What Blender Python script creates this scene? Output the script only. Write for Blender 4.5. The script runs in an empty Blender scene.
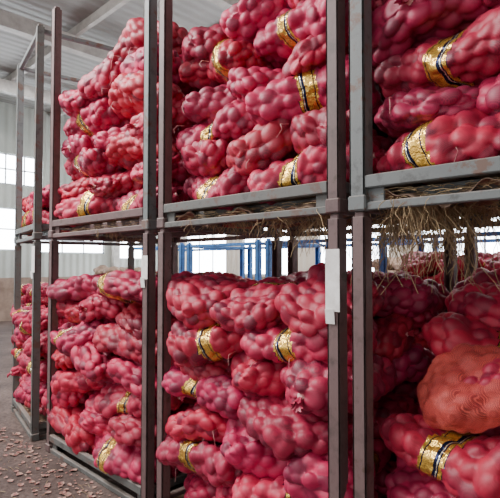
import bpy, bmesh, math, random
import numpy as np
from mathutils import Vector, Matrix, Euler

scene = bpy.context.scene
COL = scene.collection

# ------------------------------------------------------------------ helpers
def newmat(name):
    m = bpy.data.materials.new(name); m.use_nodes = True
    nt = m.node_tree; b = nt.nodes["Principled BSDF"]
    return m, nt, b

def ramp(nt, fac, stops, interp='LINEAR'):
    r = nt.nodes.new("ShaderNodeValToRGB"); r.color_ramp.interpolation = interp
    els = r.color_ramp.elements
    while len(els) < len(stops): els.new(0.5)
    for e, (p, c) in zip(els, stops):
        e.position = p; e.color = (*c, 1)
    nt.links.new(fac, r.inputs[0]); return r.outputs[0]

def noise(nt, scale, detail=4, coord='Object', rough=.6):
    tc = nt.nodes.new("ShaderNodeTexCoord")
    n = nt.nodes.new("ShaderNodeTexNoise"); n.inputs['Scale'].default_value = scale
    n.inputs['Detail'].default_value = detail; n.inputs['Roughness'].default_value = rough
    nt.links.new(tc.outputs[coord], n.inputs['Vector']); return n.outputs['Fac']

def bump(nt, b, h, strength=.3, dist=.01):
    bp = nt.nodes.new("ShaderNodeBump"); bp.inputs['Strength'].default_value = strength
    bp.inputs['Distance'].default_value = dist
    nt.links.new(h, bp.inputs['Height']); nt.links.new(bp.outputs[0], b.inputs['Normal'])

def simple_mat(name, c1, c2, scale=8, rough=.6, metal=0, bs=.2, bd=.005):
    m, nt, b = newmat(name)
    f = noise(nt, scale)
    nt.links.new(ramp(nt, f, [(.35, c1), (.65, c2)]), b.inputs['Base Color'])
    b.inputs['Roughness'].default_value = rough; b.inputs['Metallic'].default_value = metal
    bump(nt, b, f, bs, bd)
    return m

def paint_mat(name, col, rust=(.10, .035, .018), amount=.55, dust=.5):
    """worn paint: chipped rust patches + pale dust settling on upward faces"""
    m, nt, b = newmat(name)
    f = noise(nt, 11, 9, rough=.72)
    dark = tuple(c*.5 for c in col)
    c0 = ramp(nt, f, [(.34, dark), (amount-.10, col), (amount, col), (amount+.07, rust)])
    geo = nt.nodes.new("ShaderNodeNewGeometry"); sp = nt.nodes.new("ShaderNodeSeparateXYZ")
    nt.links.new(geo.outputs['Normal'], sp.inputs[0])
    mr = nt.nodes.new("ShaderNodeMapRange"); mr.inputs[1].default_value = .2; mr.inputs[2].default_value = 1
    mr.inputs[3].default_value = .14; mr.inputs[4].default_value = 1
    nt.links.new(sp.outputs[2], mr.inputs[0])
    n2 = noise(nt, 5, 6)
    mu = nt.nodes.new("ShaderNodeMath"); mu.operation = 'MULTIPLY'; nt.links.new(mr.outputs[0], mu.inputs[0]); nt.links.new(n2, mu.inputs[1])
    mx = nt.nodes.new("ShaderNodeMix"); mx.data_type = 'RGBA'
    nt.links.new(mu.outputs[0], mx.inputs[0]); nt.links.new(c0, mx.inputs[6]); mx.inputs[7].default_value = (.34, .28, .24, 1)
    nt.links.new(mx.outputs[2], b.inputs['Base Color'])
    b.inputs['Roughness'].default_value = .6
    bump(nt, b, f, .4, .004)
    return m

def thread_pattern(nt, scale=80):
    tc = nt.nodes.new("ShaderNodeTexCoord")
    outs = []
    for rot in ((.6, .5, .78), (-.6, .5, -.78)):
        mp = nt.nodes.new("ShaderNodeMapping"); mp.inputs['Rotation'].default_value = rot
        nt.links.new(tc.outputs['Object'], mp.inputs['Vector'])
        w = nt.nodes.new("ShaderNodeTexWave"); w.inputs['Scale'].default_value = scale; w.bands_direction = 'X'
        w.inputs['Distortion'].default_value = .8; w.inputs['Detail Scale'].default_value = .5
        nt.links.new(mp.outputs[0], w.inputs['Vector']); outs.append(w.outputs['Fac'])
    mxn = nt.nodes.new("ShaderNodeMath"); mxn.operation = 'MAXIMUM'
    nt.links.new(outs[0], mxn.inputs[0]); nt.links.new(outs[1], mxn.inputs[1])
    mr = nt.nodes.new("ShaderNodeMapRange"); mr.inputs[1].default_value = .55; mr.inputs[2].default_value = .98
    nt.links.new(mxn.outputs[0], mr.inputs[0]); return mr.outputs[0]

def net_mat(name, cA, cB, cC, thread, tf=.22, rough=.5, alpha=None, tscale=80):
    m, nt, b = newmat(name)
    at = nt.nodes.new("ShaderNodeAttribute"); at.attribute_name = "cell"
    base = ramp(nt, at.outputs['Fac'], [(0, cA), (.45, cB), (1, cC)])
    n = noise(nt, 38, 5)
    mx = nt.nodes.new("ShaderNodeMix"); mx.data_type = 'RGBA'; mx.blend_type = 'MULTIPLY'
    mx.inputs[0].default_value = .6
    nt.links.new(base, mx.inputs[6])
    nt.links.new(ramp(nt, n, [(.3, (.55, .42, .5)), (.6, (1, 1, 1)), (.75, (1.0, 1.0, 1.0))]), mx.inputs[7])
    oi = nt.nodes.new("ShaderNodeObjectInfo")
    hs = nt.nodes.new("ShaderNodeHueSaturation")
    mr = nt.nodes.new("ShaderNodeMapRange"); mr.inputs[3].default_value = .68; mr.inputs[4].default_value = 1.28
    nt.links.new(oi.outputs['Random'], mr.inputs[0]); nt.links.new(mr.outputs[0], hs.inputs['Value'])
    m7 = nt.nodes.new("ShaderNodeMath"); m7.operation = 'MULTIPLY'; m7.inputs[1].default_value = 7.31
    fr = nt.nodes.new("ShaderNodeMath"); fr.operation = 'FRACT'
    mh = nt.nodes.new("ShaderNodeMapRange"); mh.inputs[3].default_value = .490; mh.inputs[4].default_value = .512
    nt.links.new(oi.outputs['Random'], m7.inputs[0]); nt.links.new(m7.outputs[0], fr.inputs[0])
    nt.links.new(fr.outputs[0], mh.inputs[0]); nt.links.new(mh.outputs[0], hs.inputs['Hue'])
    nt.links.new(mx.outputs[2], hs.inputs['Color'])
    th = thread_pattern(nt, tscale)
    mx2 = nt.nodes.new("ShaderNodeMix"); mx2.data_type = 'RGBA'; mx2.blend_type = 'MIX'
    mm = nt.nodes.new("ShaderNodeMath"); mm.operation = 'MULTIPLY'; mm.inputs[1].default_value = tf
    nt.links.new(th, mm.inputs[0]); nt.links.new(mm.outputs[0], mx2.inputs[0])
    nt.links.new(hs.outputs[0], mx2.inputs[6]); mx2.inputs[7].default_value = (*thread, 1)
    nt.links.new(mx2.outputs[2], b.inputs['Base Color'])
    b.inputs['Roughness'].default_value = rough
    b.inputs['Sheen Weight'].default_value = .06
    b.inputs['Sheen Tint'].default_value = (1, .35, .5, 1)
    bump(nt, b, th, .25, .002)
    if alpha:
        mr3 = nt.nodes.new("ShaderNodeMapRange"); mr3.inputs[3].default_value = alpha[0]; mr3.inputs[4].default_value = alpha[1]
        nt.links.new(th, mr3.inputs[0]); nt.links.new(mr3.outputs[0], b.inputs['Alpha'])
    return m

M_net = net_mat("red_net", (.10, .003, .026), (.35, .006, .046), (.49, .015, .068), (.64, .028, .09), .32, .47)
M_net2 = net_mat("orange_red_net", (.55, .03, .04), (.66, .045, .05), (.72, .07, .07), (.90, .15, .13), .6, .55, (.22, .85), 75)

def band_mat():
    m, nt, b = newmat("gold_foil_band")
    at = nt.nodes.new("ShaderNodeAttribute"); at.attribute_name = "band"
    G = (.90, .58, .12); K = (.012, .018, .06); Wt = (.85, .82, .65)
    col = ramp(nt, at.outputs['Fac'], [(0, G), (.12, K), (.17, G), (.62, K), (.75, Wt), (.79, K), (.84, G), (.97, K)], 'CONSTANT')
    n = noise(nt, 35, 3)
    mx = nt.nodes.new("ShaderNodeMix"); mx.data_type = 'RGBA'; mx.blend_type = 'MULTIPLY'; mx.inputs[0].default_value = .6
    nt.links.new(col, mx.inputs[6]); nt.links.new(ramp(nt, n, [(.35, (.5, .4, .3)), (.6, (1, 1, 1))]), mx.inputs[7])
    nt.links.new(mx.outputs[2], b.inputs['Base Color'])
    b.inputs['Roughness'].default_value = .25; b.inputs['Metallic'].default_value = .75
    bump(nt, b, n, 1.0, .012)
    return m
M_band = band_mat()
M_string = simple_mat("tie_string", (.5, .12, .15), (.75, .5, .45), 30)
M_straw = simple_mat("straw", (.22, .145, .075), (.46, .34, .19), 12, .8)
M_wood = simple_mat("old_wood", (.09, .055, .035), (.20, .13, .08), 10, .85, 0, .5, .01)
M_maroon = paint_mat("maroon_paint", (.10, .056, .058), (.05, .028, .022), .6)
M_brown = paint_mat("brown_paint", (.12, .070, .072), (.06, .032, .025), .58)
M_grey = paint_mat("greyblue_paint", (.115, .135, .14), (.11, .06, .045), .54)
M_dgrey = paint_mat("dark_grey_paint", (.085, .092, .090), (.09, .05, .04), .53)
M_blue = paint_mat("blue_paint", (.03, .20, .55), (.06, .05, .06), .64)
M_paper = simple_mat("paper", (.66, .64, .62), (.84, .83, .82), 20, .7, 0, .3, .004)
M_skin = simple_mat("dry_onion_skin", (.24, .07, .07), (.42, .29, .22), 40, .7)
M_sack = simple_mat("woven_sack", (.17, .11, .08), (.33, .23, .17), 10, .9)

# ------------------------------------------------------------------ mesh tools
class MB:
    def __init__(s): s.bm = bmesh.new(); s.mats = []
    def mi(s, m):
        if m not in s.mats: s.mats.append(m)
        return s.mats.index(m)
    def box(s, lo, hi, mat, bev=.004, rot=None):
        lo = Vector(lo); hi = Vector(hi); c = (lo+hi)/2; d = hi-lo
        M = Matrix.Translation(c)
        if rot: M = M @ Euler(rot).to_matrix().to_4x4()
        r = bmesh.ops.create_cube(s.bm, size=1, matrix=M @ Matrix.Diagonal((*d, 1)))
        vs = r['verts']; es = list({e for v in vs for e in v.link_edges})
        fs = list({f for v in vs for f in v.link_faces})
        k = s.mi(mat)
        for f in fs: f.material_index = k
        if bev > 0:
            rr = bmesh.ops.bevel(s.bm, geom=es, offset=min(bev, min(d)*.3), segments=1, affect='EDGES')
            for f in rr['faces']: f.material_index = k
    def done(s, name, parent=None, loc=(0, 0, 0), rz=0, smooth=False):
        me = bpy.data.meshes.new(name); s.bm.to_mesh(me); s.bm.free()
        for m in s.mats: me.materials.append(m)
        if smooth:
            for p in me.polygons: p.use_smooth = True
        o = bpy.data.objects.new(name, me); COL.objects.link(o)
        o.location = loc; o.rotation_euler = (0, 0, rz)
        if parent: o.parent = parent
        return o

def empty(name, loc=(0, 0, 0), rz=0):
    e = bpy.data.objects.new(name, None); COL.objects.link(e); e.location = loc
    e.rotation_euler = (0, 0, rz); e.empty_display_size = .2
    return e

# ------------------------------------------------------------------ onion bag meshes
def spow(v, e): return np.sign(v)*np.abs(v)**e
def make_bag(name, seed, L=.60, W=.385, H=.20, band=None, net=None, onion=.056, flat=1.0, amp=1.0, folds=0):
    rng = np.random.RandomState(seed)
    nu, nv = 100, 112
    a = np.linspace(-math.pi/2, math.pi/2, nu+2)[1:-1]
    bb = np.linspace(0, 2*math.pi, nv, endpoint=False)
    A, B = np.meshgrid(a, bb, indexing='ij')
    R = np.abs(np.cos(A))**rng.uniform(.46, .74)
    ph = rng.rand(10)*6.28
    xn = spow(np.sin(A), .85)
    R = R*(1+.10*np.sin(xn*3.2+ph[0])+.07*np.sin(xn*6+ph[1])+.07*np.sin(2*B+ph[5]+xn*2)+.05*np.sin(3*B+ph[6]-xn*4))
    X = (L/2-.012)*xn*(1+.03*np.sin(B*2+ph[7]))
    Y = (W/2-.012)*R*spow(np.cos(B), .82)
    Z = (H/2-.012)*R*spow(np.sin(B), .84)
    P = np.stack([X, Y, Z], -1).reshape(-1, 3)
    P = np.vstack([P, [[-(L/2-.012), 0, 0]], [[(L/2-.012), 0, 0]]])
    N = P/np.array([(L/2)**2, (W/2)**2, (H/2)**2])
    N /= np.linalg.norm(N, axis=1)[:, None]+1e-9
    onion = onion*rng.uniform(.92, 1.18)
    order = rng.permutation(len(P)); arr = np.zeros((0, 3))
    for i in order:
        p = P[i]
        md = onion*rng.uniform(.75, 1.22)
        if len(arr) == 0 or np.min(np.sum((arr-p)**2, 1)) > md*md:
            arr = np.vstack([arr, p])
    rad = rng.uniform(.038, .048, len(arr))*onion/.056
    off = rng.uniform(-.012, .010, len(arr))
    D2 = ((P[:, None, :]-arr[None])**2).sum(-1)
    hgt = np.sqrt(np.maximum(rad[None]**2-D2, 1e-6))+off[None]
    best = hgt.argmax(1)
    kk = 480.0
    hm = hgt.max(1); h = hm+np.log(np.exp(kk*(hgt-hm[:, None])).sum(1))/kk
    h = np.maximum(h, .014)-.032
    cell = rng.rand(len(arr))[best]
    tilt = rng.uniform(-.35, .35)
    bw = .090
    if band is not None:
        bp = (P[:, 0]-band-tilt*P[:, 1]-.25*P[:, 2]+.006*np.sin(P[:, 1]*40+ph[8]))/bw+.5
        inb = np.clip(1-np.maximum(np.abs(bp-.5)-.5, 0)*4, 0, 1)
    else:
        bp = np.full(len(P), -5.); inb = np.zeros(len(P))
    P = P+N*(h*amp*(1-.6*inb)+.001*inb)[:, None]
    if folds:
        P = P+N*(folds*(np.sin(P[:, 0]*30+4*np.sin(P[:, 1]*12))+.6*np.sin(P[:, 1]*42+3*np.sin(P[:, 0]*15))))[:, None]
    P[:, 1:] *= (1-.07*inb)[:, None]
    P[:, 2] += .024*np.sin(P[:, 0]/L*5+ph[2])+.016*np.sin(P[:, 1]/W*5+ph[3])
    P[:, 1] += .026*np.sin(P[:, 0]/L*4+ph[4])
    P[:, 2] *= flat
    V = [tuple(p) for p in P]
    F = []; MI = []
    idx = lambda i, j: i*nv+(j % nv)
    for i in range(nu-1):
        for j in range(nv):
            q = (idx(i, j), idx(i+1, j), idx(i+1, j+1), idx(i, j+1)); F.append(q)
            m = sum(bp[k] for k in q)/4
            MI.append(1 if 0 < m < 1 else 0)
    s0 = nu*nv; s1 = s0+1
    for j in range(nv):
        F.append((s0, idx(0, j), idx(0, j+1))); MI.append(0)
        F.append((s1, idx(nu-1, j+1), idx(nu-1, j))); MI.append(0)
    cellL = list(cell); bandL = list(np.clip(bp, 0, 1))
    n2 = 28; base = len(V)
    droop = rng.uniform(-.03, .01); side = rng.uniform(-.02, .02)
    zend = float(P[s1, 2]); yend = float(P[s1, 1])
    for k, (dx, r) in enumerate([(-.04, .040), (-.012, .020), (.002, .012), (.012, .015), (.022, .020), (.032, .025)]):
        for j in range(n2):
            t = 2*math.pi*j/n2
            fl = 1+(.10+.07*k)*math.sin(t*7+seed)*(.6 if k > 2 else .3)
            V.append((L/2+dx, yend+side*k*.3+r*fl*math.cos(t), zend+.7*r*fl*math.sin(t)+droop*k*.3)); cellL.append(.5); bandL.append(0)
    for k in range(5):
        for j in range(n2):
            F.append((base+k*n2+j, base+(k+1)*n2+j, base+(k+1)*n2+(j+1) % n2, base+k*n2+(j+1) % n2))
            MI.append(2 if k == 1 else 0)
    me = bpy.data.meshes.new(name)
    me.from_pydata(V, [], F)
    me.polygons.foreach_set("material_index", MI)
    me.polygons.foreach_set("use_smooth", [True]*len(F))
    at = me.attributes.new("cell", 'FLOAT', 'POINT'); at.data.foreach_set("value", cellL)
    at = me.attributes.new("band", 'FLOAT', 'POINT'); at.data.foreach_set("value", bandL)
    for m in (net or M_net, M_band, M_string): me.materials.append(m)
    me.update()
    return me

BAND = [make_bag("bag_banded_%d" % i, 10+i, band=(-.05, .03, .0, .06, -.02, .05, -.08, .02)[i]) for i in range(8)]
PLAIN = [make_bag("bag_plain_%d" % i, 30+i) for i in range(12)]
LOOSE = make_bag("bag_loose", 77, L=.68, W=.48, H=.20, net=M_net2, amp=.7, folds=.002)
SACKS = [make_bag("sack_%d" % i, 90+i, net=M_sack, amp=.15) for i in range(2)]

def add_bag(parent, me, loc, rz=0, scale=(1, 1, 1), rx=0, ry=0, name="onion_bag"):
    o = bpy.data.objects.new(name, me); COL.objects.link(o)
    o.parent = parent; o.location = loc; o.rotation_euler = (rx, ry, rz); o.scale = scale
    return o

def stack(x0, x1, y0, y1, z0, top, seed, pitch=.172, first=0, bandp=.9, rz=0, origin=(0, 0), messy=1.0, bulge=.03, meshes=None, name="onion_bag_stack"):
    rng = random.Random(seed)
    e = empty(name, (origin[0], origin[1], 0), rz)
    w = x1-x0; d = y1-y0
    k = 0
    while True:
        zb = z0+k*pitch; placed = False
        along = (k+first) % 2 == 0
        sh = rng.uniform(-.03, .03)*messy
        nx, ny = (2, 3) if along else (3, 2)
        cx, cy = w/nx, d/ny
        for i in range(nx):
            for j in range(ny):
                x = x0+cx*(i+.5); y = y0+cy*(j+.5)
                if zb+pitch > top(x, y)+.02: continue
                placed = True
                l, b = (cx, cy) if along else (cy, cx)
                sx = l*1.05/.60*rng.uniform(.96, 1.06); sy = b*1.08/.385*rng.uniform(.95, 1.06)
                sz = pitch*1.20/.20*rng.uniform(.95, 1.16)
                me = rng.choice(BAND) if (along and rng.random() < bandp) else rng.choice(PLAIN if rng.random() < .85 else BAND)
                if meshes: me = rng.choice(meshes)
                a = (0 if along else math.pi/2)
                if not along and j == 0: a = math.pi/2 if rng.random() < .8 else -math.pi/2
                else: a += rng.choice([0, math.pi])
                a += rng.uniform(-.12, .12)*messy
                yy = y+rng.uniform(-.02, .015)*messy
                if j == 0: yy -= rng.uniform(0, bulge)
                if rng.random() < .5: sy = -sy
                add_bag(e, me, (x+sh*(.3 if i in (0, nx-1) else 1)+rng.uniform(-.015, .015)*messy, yy, zb+pitch*.56+rng.uniform(-.012, .012)*messy),
                        a, (sx, sy, sz), rng.uniform(-.18, .18)*messy, rng.uniform(-.09, .09)*messy, name="onion_bag" if not meshes else "sack")
        k += 1
        if not placed or k > 14: break
    return e

# ------------------------------------------------------------------ racks
def rack(x0, x1, y0, y1, zb, h, mL, mR, mRail, mDeck=None, top_rail=False, origin=(0, 0, 0), rz=0, pw=.058, seed=0):
    mb = MB(); rng = random.Random(seed)
    hp = pw/2
    for (x, m) in ((x0, mL), (x1, mR)):
        for y in (y0, y1):
            t = .009
            s = 1 if y == y0 else -1
            mb.box((x-hp, y-s*hp if s > 0 else y+hp-t, zb+.03), (x+hp, (y-hp+t) if s > 0 else y+hp, zb+h), m, .002)
            mb.box((x-hp, y-hp, zb+.03), (x-hp+t, y+hp, zb+h), m, .002)
            mb.box((x+hp-t, y-hp, zb+.03), (x+hp, y+hp, zb+h), m, .002)
            mb.box((x-hp-.006, y-hp-.006, zb), (x+hp+.006, y+hp+.006, zb+.06), m, .006)
            mb.box((x-.02, y-.02, zb+h-.02), (x+.02, y+.02, zb+h+.02), m, .004)
            sx = 1 if x == x0 else -1
            mb.box((min(x, x+sx*.10), y-.006, zb+.02), (max(x, x+sx*.10), y+.006, zb+.13), mRail, .002)
    for y in (y0-.012, y1+.012):
        mb.box((x0+hp*.9, y-.018, zb+.085), (x1-hp*.9, y+.018, zb+.135), mRail, .004)
        mb.box((x0+hp*.9, y-.015, zb+.0), (x1-hp*.9, y+.015, zb+.032), mRail, .004)
    for x in (x0, x1):
        mb.box((x-.018, y0+hp*.9, zb+.085), (x+.018, y1-hp*.9, zb+.135), mRail, .004)
        mb.box((x-.015, y0+hp*.9, zb+.0), (x+.015, y1-hp*.9, zb+.032), mRail, .004)
    n = 7
    for i in range(n):
        cx = x0+.09+(x1-x0-.18)*i/(n-1)
        mb.box((cx-.06, y0+.01, zb+.098), (cx+.06, y1-.01, zb+.118+rng.uniform(0, .006)), mDeck or M_wood, .003)
    for i in range(3):
        cy = y0+.15+(y1-y0-.3)*i/2
        mb.box((x0+.02, cy-.03, zb+.04), (x1-.02, cy+.03, zb+.095), mRail, .004)
    if top_rail:
        z = zb+h-.03; q = .018
        for y in (y0, y1): mb.box((x0, y-q, z-q), (x1, y+q, z+q), mRail, .004)
        for x in (x0, x1): mb.box((x-q, y0, z-q), (x+q, y1, z+q), mRail, .004)
    return mb.done("stacking_rack", loc=origin, rz=rz)

ZU = 1.655
D = 1.17
racksX = {'C': (-.985, .26), 'B': (-2.275, -1.10), 'A': (-3.74, -2.43)}
rack(*racksX['C'], 0, D, 0, ZU-.022, M_brown, M_brown, M_brown, seed=1)
rack(*racksX['C'], 0, D, ZU, 1.83, M_grey, M_grey, M_grey, seed=2, pw=.066)
rack(*racksX['B'], 0, D, 0, ZU-.022, M_brown, M_brown, M_maroon, seed=3)
rack(*racksX['B'], 0, D, ZU, 1.83, M_maroon, M_maroon, M_dgrey, seed=4)
rack(*racksX['A'], 0, D, 0, ZU-.022, M_maroon, M_maroon, M_dgrey, seed=5)
rack(*racksX['A'], 0, D, ZU, 1.83, M_maroon, M_grey, M_maroon, seed=6)
dO = (-4.06, .0, 0); dR = -.20
rack(-.95, 0, 0, D, 0, ZU-.022, M_dgrey, M_dgrey, M_dgrey, origin=dO, rz=dR, seed=7)
rack(-.95, 0, 0, D, ZU, 1.80, M_grey, M_dgrey, M_grey, origin=dO, rz=dR, top_rail=True, seed=8)

dz = .122
def rng_x(k): a, b = racksX[k]; return a-.015, b+.015
Y0, Y1 = .06, 1.12
a, b = rng_x('A')
stack(a-.11, b, Y0, Y1, ZU+dz, lambda x, y: 2.80+.30*min(1, (x+3.6)/.7), 101, first=0, bandp=.7)
stack(a-.13, b, Y0-.04, Y1, dz, lambda x, y: 1.36, 102, first=0, bandp=.6, messy=1.7, bulge=.08)
a, b = rng_x('B')
stack(a, b, Y0, Y1, ZU+dz, lambda x, y: 2.83 if x < -1.95 else 3.2, 103, first=0, bandp=.9)
stack(a, b, Y0-.03, Y1, dz, lambda x, y: 1.36, 104, first=1, bandp=.9, messy=1.9, bulge=.09)
a, b = rng_x('C')
stack(a, b, Y0, Y1, ZU+dz, lambda x, y: 3.25, 105, first=0, bandp=1)
stack(a, b, Y0+.08, Y1+.08, dz, lambda x, y: .66 if y < .50 else (1.20 if y < .8 else 1.36), 106, first=1, bandp=.5, messy=1.8)
stack(-1.14, -.03, .0, 1.12, dz, lambda x, y: 1.02, 107, rz=dR, origin=(dO[0], dO[1]), messy=1.5)
stack(-1.22, -.05, .06, 1.12, ZU+dz, lambda x, y: 2.16, 108, rz=dR, origin=(dO[0], dO[1]))

e = empty("onion_bag_pile")
add_bag(e, BAND[0], (-.66, .19, .745), -.10, (1.06, 1.0, 1.12), .05, .03)
add_bag(e, PLAIN[2], (-.05, .22, .74), .08, (1, 1, 1.05))
add_bag(e, PLAIN[5], (-.56, .36, .975), .12, (.97, .96, 1.02), .20, -.06)
e2 = empty("loose_net_bag")
add_bag(e2, LOOSE, (-.57, .355, .99), .12, (.98, .98, 1.18), .20, -.06, name="net")

for i, x in enumerate((-5.75, -4.35, -2.95, -1.55, -.15)):
    rack(x-.62, x+.62, 2.35, 3.5, 0, ZU+.06, M_blue, M_blue, M_blue, top_rail=True, seed=20+i)
    t = (1.2, .7, 1.15, 1.5, 1.5)[i]
    stack(x-.58, x+.58, 2.4, 3.45, dz, lambda xx, yy, t=t: t, 200+i)

# ------------------------------------------------------------------ labels on posts
def label(lo, hi, name="paper_label"):
    mb = MB(); mb.box(lo, hi, M_paper, .001)
    mb.box((lo[0]+.004, lo[1]-.006, lo[2]-.05), (hi[0]-.022, lo[1]-.003, lo[2]+.01), M_paper, .001, rot=(.12, 0, .05))
    return mb.done(name)
label((-1.134, -.034, 1.26), (-1.066, -.030, 1.51))
label((-2.462, -.034, 1.36), (-2.398, -.030, 1.50))
label((-4.09, -.034, 1.38), (-4.03, -.030, 1.60))

# ------------------------------------------------------------------ straw & strings
def strands(name, pts, mat, bevel=.0012):
    cu = bpy.data.curves.new(name, 'CURVE'); cu.dimensions = '3D'; cu.bevel_depth = bevel; cu.bevel_resolution = 0
    for p in pts:
        sp = cu.splines.new('POLY'); sp.points.add(len(p)-1)
        for q, v in zip(sp.points, p): q.co = (*v, 1)
    cu.materials.append(mat)
    o = bpy.data.objects.new(name, cu); COL.objects.link(o); return o

def tangle(rng, n, x0, x1, y0, y1, z, lmax, wander=.03, clumps=6, down=.7):
    out = []
    cs = [(rng.uniform(x0, x1), rng.uniform(y0, y1), rng.uniform(.35, 1)) for _ in range(clumps)]
    for _ in range(n):
        cx, cy, cl = rng.choice(cs)
        p = Vector((rng.gauss(cx, .05), rng.gauss(cy, .06), z+rng.uniform(-.01, .02)))
        l = lmax*cl*rng.random()**1.2+.015
        d = Vector((rng.uniform(-1, 1), rng.uniform(-1, 1), rng.uniform(-1.2, .1))).normalized()
        pl = [tuple(p)]
        for k in range(6):
            d = (d+Vector((rng.uniform(-.55, .55), rng.uniform(-.55, .55), rng.uniform(-down, .15)))).normalized()
            p = p+d*l/6; pl.append(tuple(p))
        out.append(pl)
    return out
rg = random.Random(5)
strands("hanging_straw", tangle(rg, 600, -.94, -.68, .06, .45, ZU+.02, .44, clumps=9, down=.7)+tangle(rg, 520, -.75, .1, .03, .9, ZU+.02, .20, clumps=16), M_straw, .0014)
strands("hanging_straw", tangle(rg, 420, -1.6, -1.14, .05, .9, ZU+.02, .32, clumps=9)+tangle(rg, 220, -2.2, -1.6, 0, .8, ZU+.02, .12, clumps=10), M_straw, .0014)
strands("hanging_straw", tangle(rg, 150, -3.6, -2.5, 0, .9, ZU+.02, .13, clumps=8), M_straw)
def lay(rng, n, x0, x1, y0, y1, z, L=.10, dzz=.012):
    out = []
    for _ in range(n):
        x = rng.uniform(x0, x1); y = rng.uniform(y0, y1); t = rng.uniform(0, math.pi); l = rng.uniform(.3, 1)*L
        zz = z+rng.uniform(0, dzz)
        out.append([(x, y, zz), (x+l*math.cos(t)*.5, y+l*math.sin(t)*.2, zz+.004), (x+l*math.cos(t), y+l*math.sin(t)*.4, zz+rng.uniform(-.006, .006))])
    return out
strands("deck_straw", lay(rg, 240, -.95, .2, -.02, .1, ZU+.035, .10, .04)+lay(rg, 160, -2.2, -1.15, -.02, .1, ZU+.035, .10, .03)+lay(rg, 100, -3.6, -2.5, -.02, .1, ZU+.035, .10, .03), M_straw)
def burlap(x0, x1, y0, y1, z, seed):
    rng = np.random.RandomState(seed); ph = rng.rand(6)*6.28
    nx, ny = 90, 40; V = []; F = []
    for i in range(nx+1):
        for j in range(ny+1):
            u, v = i/nx, j/ny
            x = x0+(x1-x0)*u; y = y0+(y1-y0)*v+.01*math.sin(u*23+ph[0])
            zz = z+.012*math.sin(x*30+ph[1]+3*math.sin(y*9))+.010*math.sin(y*26+x*13+ph[2])+.006*math.sin(x*71+ph[3])
            if v < .12: zz -= (.12-v)*.22*(1+math.sin(x*17+ph[4]))
            V.append((x, y, zz))
    for i in range(nx):
        for j in range(ny):
            q = i*(ny+1)+j; F.append((q, q+1, q+ny+2, q+ny+1))
    me = bpy.data.meshes.new("burlap_sheet"); me.from_pydata(V, [], F); me.materials.append(M_sack)
    for p in me.polygons: p.use_smooth = True
    o = bpy.data.objects.new("burlap_sheet", me); COL.objects.link(o)
    md = o.modifiers.new("s", 'SOLIDIFY'); md.thickness = .003
burlap(-.93, .2, .012, 1.1, ZU+.062, 1)
burlap(-2.22, -1.15, .012, 1.1, ZU+.062, 2)

S = []
for (x0, x1, z0, z1) in ((-3.6, -2.5, 1.8, 2.9), (-3.6, -2.5, .3, 1.3), (-2.2, -1.2, 1.8, 3.0), (-2.2, -1.2, .3, 1.3), (-.9, 0, 1.8, 2.8)):
    for _ in range(9):
        x = rg.uniform(x0, x1); z = rg.uniform(z0, z1); l = rg.uniform(.03, .10); y = .035
        S.append([(x, y+.04, z+.01), (x+rg.uniform(-.01, .01), y-.012, z), (x+rg.uniform(-.02, .02), y-.02, z-l*.5), (x+rg.uniform(-.03, .03), y-.012, z-l)])
strands("bag_tie_strings", S, M_string, .0015)

# floor litter: curled dry skins
bm = bmesh.new()
for _ in range(1700):
    x = rg.uniform(-7.0, -.2); y = rg.uniform(-1.4, -.05)
    if y < 0 and rg.random() < .4: y = -.05-abs(rg.gauss(0, .22))
    s = .006+.022*rg.random()**2; t = rg.uniform(0, 6.28)
    c = bm.verts.new((x, y, .003))
    vs = [bm.verts.new((x+s*rg.uniform(.6, 1.2)*math.cos(t+k*1.047), y+s*rg.uniform(.6, 1.2)*math.sin(t+k*1.047), .003+rg.uniform(0, .5)*s)) for k in range(6)]
    for k in range(6): bm.faces.new((c, vs[k], vs[(k+1) % 6]))
me = bpy.data.meshes.new("onion_skin_litter"); bm.to_mesh(me); bm.free(); me.materials.append(M_skin)
o = bpy.data.objects.new("onion_skin_litter", me); COL.objects.link(o)
strands("floor_straw", lay(rg, 600, -7, -.5, -1.5, -.08, .003, .12, .006), M_straw)

# ------------------------------------------------------------------ room shell
XL, XR, YF, YB, HC = -13.0, 4.0, -6.0, 8.0, 5.6
def floor_mat():
    m, nt, b = newmat("dirt_concrete")
    f = noise(nt, 1.6, 8); g = noise(nt, 30, 6)
    mx = nt.nodes.new("ShaderNodeMix"); mx.data_type = 'RGBA'; mx.blend_type = 'MULTIPLY'; mx.inputs[0].default_value = .8
    nt.links.new(ramp(nt, f, [(.35, (.065, .042, .036)), (.65, (.17, .12, .105))]), mx.inputs[6])
    nt.links.new(ramp(nt, g, [(.35, (.4, .34, .32)), (.6, (1, 1, 1))]), mx.inputs[7])
    nt.links.new(mx.outputs[2], b.inputs['Base Color']); b.inputs['Roughness'].default_value = .85
    bump(nt, b, g, .6, .01); return m
def corr_mat(name, c1, c2, scale, direction):
    m, nt, b = newmat(name)
    tc = nt.nodes.new("ShaderNodeTexCoord"); w = nt.nodes.new("ShaderNodeTexWave")
    w.bands_direction = direction; w.inputs['Scale'].default_value = scale
    nt.links.new(tc.outputs['Object'], w.inputs['Vector'])
    f = noise(nt, .9, 5)
    nt.links.new(ramp(nt, f, [(.3, c1), (.7, c2)]), b.inputs['Base Color'])
    b.inputs['Roughness'].default_value = .55
    bump(nt, b, w.outputs['Fac'], .7, .03); return m
M_floor = floor_mat()
M_wallL = corr_mat("wall_sheet_end", (.36, .39, .36), (.50, .53, .49), 1.6, 'Y')
M_wallB = corr_mat("wall_sheet_back", (.42, .37, .31), (.58, .52, .44), 1.6, 'X')
M_ceil = corr_mat("roof_sheet", (.24, .24, .23), (.33, .33, .32), 1.6, 'X')
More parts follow.
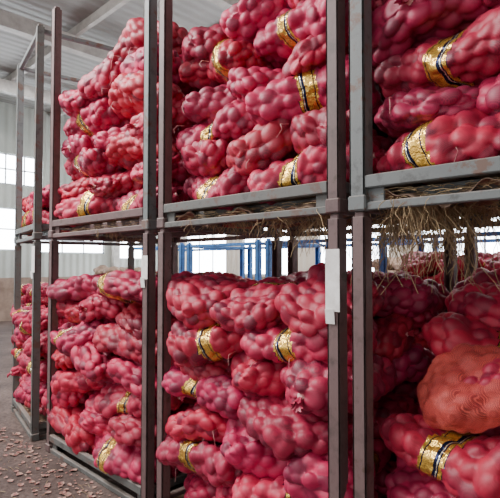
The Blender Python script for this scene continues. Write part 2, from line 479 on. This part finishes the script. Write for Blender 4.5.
M_frame = simple_mat("window_frame_paint", (.55, .6, .65), (.7, .75, .8), 6)
M_steel = simple_mat("purlin_steel", (.34, .32, .30), (.48, .46, .43), 5, .5)
M_brick = simple_mat("dado_plaster", (.20, .14, .11), (.34, .25, .20), 3, .9)
M_pane, nt_, b_ = newmat("glowing_window_pane")
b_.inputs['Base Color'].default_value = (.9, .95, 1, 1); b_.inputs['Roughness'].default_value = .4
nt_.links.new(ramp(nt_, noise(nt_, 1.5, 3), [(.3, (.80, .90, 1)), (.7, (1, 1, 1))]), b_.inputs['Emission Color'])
b_.inputs['Emission Strength'].default_value = 17  # daylight put in as emission: the panes glow by themselves

mb = MB(); mb.box((XL-.2, YF, -.1), (XR+.2, YB+.2, 0), M_floor, 0); mb.done("floor")
mb = MB(); mb.box((XL-.2, YF, HC), (XR+.2, YB+.2, HC+.1), M_ceil, 0); mb.done("ceiling")

def wall(name, axis, pos, a0, a1, H, openings, mat, matlow, thick=.15, low=1.1):
    mb = MB()
    def bx(u0, u1, z0, z1, m):
        if u1-u0 < 1e-3 or z1-z0 < 1e-3: return
        if axis == 'x': mb.box((pos-thick if pos < 0 else pos, u0, z0), (pos if pos < 0 else pos+thick, u1, z1), m, 0)
        else: mb.box((u0, pos, z0), (u1, pos+thick, z1), m, 0)
    def col(u0, u1, z0, z1):
        bx(u0, u1, z0, min(z1, low), matlow) if z0 < low else None
        bx(u0, u1, max(z0, low), z1, mat)
    cuts = sorted({a0, a1, *[o[0] for o in openings], *[o[1] for o in openings]})
    for u0, u1 in zip(cuts, cuts[1:]):
        os_ = sorted([o for o in openings if o[0] <= u0+1e-6 and o[1] >= u1-1e-6], key=lambda o: o[2])
        z = 0
        for o in os_: col(u0, u1, z, o[2]); z = o[3]
        col(u0, u1, z, H)
    return mb.done(name)
WN = [0]
def window(axis, pos, u0, u1, z0, z1, nm=3):
    WN[0] += 1; mb = MB(); t = .035
    def bx(a, b, c, d, m=M_frame, o0=.04, o1=.10):
        if axis == 'x': mb.box((pos-o1, a, c), (pos-o0, b, d), m, .003 if m is M_frame else 0)
        else: mb.box((a, pos+o0, c), (b, pos+o1, d), m, .003 if m is M_frame else 0)
    bx(u0, u1, z0, z0+t); bx(u0, u1, z1-t, z1)
    for i in range(nm+1):
        c = u0+(u1-u0)*i/nm; c = min(max(c, u0+t/2), u1-t/2); bx(c-t/2, c+t/2, z0, z1)
    zc = (z0+z1)/2; bx(u0, u1, zc-t/2, zc+t/2)
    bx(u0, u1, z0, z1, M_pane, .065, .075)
    mb.done("window_%d" % WN[0])

backO = [(-12.2+i*2.6, -12.2+i*2.6+1.9, 1.15, 2.65) for i in range(6)]
wall("wall_back", 'y', YB, XL, XR, HC, backO, M_wallB, M_brick)
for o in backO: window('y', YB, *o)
endO = [(-3.0, -1.2, 1.3, 2.4), (2.35, 3.75, 3.5, 4.3), (1.4, 3.1, 1.8, 2.9), (3.7, 5.6, 1.75, 2.45), (6.0, 7.4, 1.6, 2.45)]
wall("wall_left", 'x', XL, YF, YB, HC, endO, M_wallL, M_brick)
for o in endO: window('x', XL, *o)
wall("wall_right", 'x', XR, YF, YB, HC, [], M_wallL, M_brick)

mb = MB()
for y in (-1.4, .4, 2.2, 4.0, 5.8):
    mb.box((XL, y-.04, HC-.16), (XR, y+.04, HC-.001), M_steel, .004)
mb.done("trim_1")
mb = MB()
for x in (-11, -8, -5, -2, 1):
    mb.box((x-.08, YF+.5, HC-.42), (x+.08, YB, HC-.16), M_steel, .004)
mb.done("trim_2")
mb = MB()
for y in (1.2, 5.9):
    mb.box((XL+.0, y-.1, 0), (XL+.2, y+.1, HC-.42), M_steel, .005)
mb.done("trim_3")

def pallet(px, py):
    mb = MB()
    for i in range(6): mb.box((px-.55, py-.5+i*.18, .11), (px+.55, py-.38+i*.18, .13), M_wood, .003)
    for i in range(3): mb.box((px-.55+i*.5, py-.5, 0), (px-.45+i*.5, py+.52, .11), M_wood, .003)
    mb.done("wooden_pallet")
for k, (px, py, t) in enumerate(((-9.9, 2.6, 1.1), (-7.6, 2.4, 1.1))):
    pallet(px, py); stack(px-.5, px+.5, py-.48, py+.5, .13, lambda x, y, t=t: t, 300+k, messy=1.5)
for k, (px, py, t) in enumerate(((-10.5, 4.6, 1.4), (-9.0, 5.4, 1.25), (-5.4, 5.8, 1.3), (-3.4, 5.6, 1.6), (-2.2, 5.5, 1.6))):
    pallet(px, py); stack(px-.5, px+.5, py-.48, py+.5, .13, lambda x, y, t=t: t, 400+k, messy=1.5, meshes=SACKS, name="burlap_sack_stack")

# ------------------------------------------------------------------ world & lights
w = bpy.data.worlds.new("World"); scene.world = w; w.use_nodes = True
bg = w.node_tree.nodes["Background"]
bg.inputs[0].default_value = (1, .97, .965, 1); bg.inputs[1].default_value = 1.6
def area(name, loc, target, size, energy, col=(1, 1, 1)):
    l = bpy.data.lights.new(name, 'AREA'); l.shape = 'RECTANGLE'; l.size = size[0]; l.size_y = size[1]
    l.energy = energy; l.color = col
    o = bpy.data.objects.new(name, l); COL.objects.link(o); o.location = loc
    o.rotation_euler = (Vector(target)-Vector(loc)).to_track_quat('-Z', 'Y').to_euler()
area("added_key_light", (-4.6, -2.2, 4.9), (-2.4, .3, 1.2), (2.8, 1.4), 540, (1, .96, .94))  # unseen key light added from upper left; the roof has no skylight
area("added_rear_fill", (-4, 5.2, 5.2), (-4, 5.4, 0), (7, 1), 500, (1, .97, .94))  # unseen fill added to brighten the back wall and rear aisle
area("end_bay_area_light", (-9, 2, 5.1), (-10, 2, 0), (3, 3), 160)  # area light above the end bay, no fixture modelled

# ------------------------------------------------------------------ camera
cam = bpy.data.cameras.new("camera"); co = bpy.data.objects.new("camera", cam); COL.objects.link(co)
cam.sensor_width = 36; cam.lens = 34.56; cam.clip_start = .05
co.location = (0, -1.647, 1.45)
co.rotation_euler = (math.radians(90+1.8), 0, math.radians(44.0))
scene.camera = co
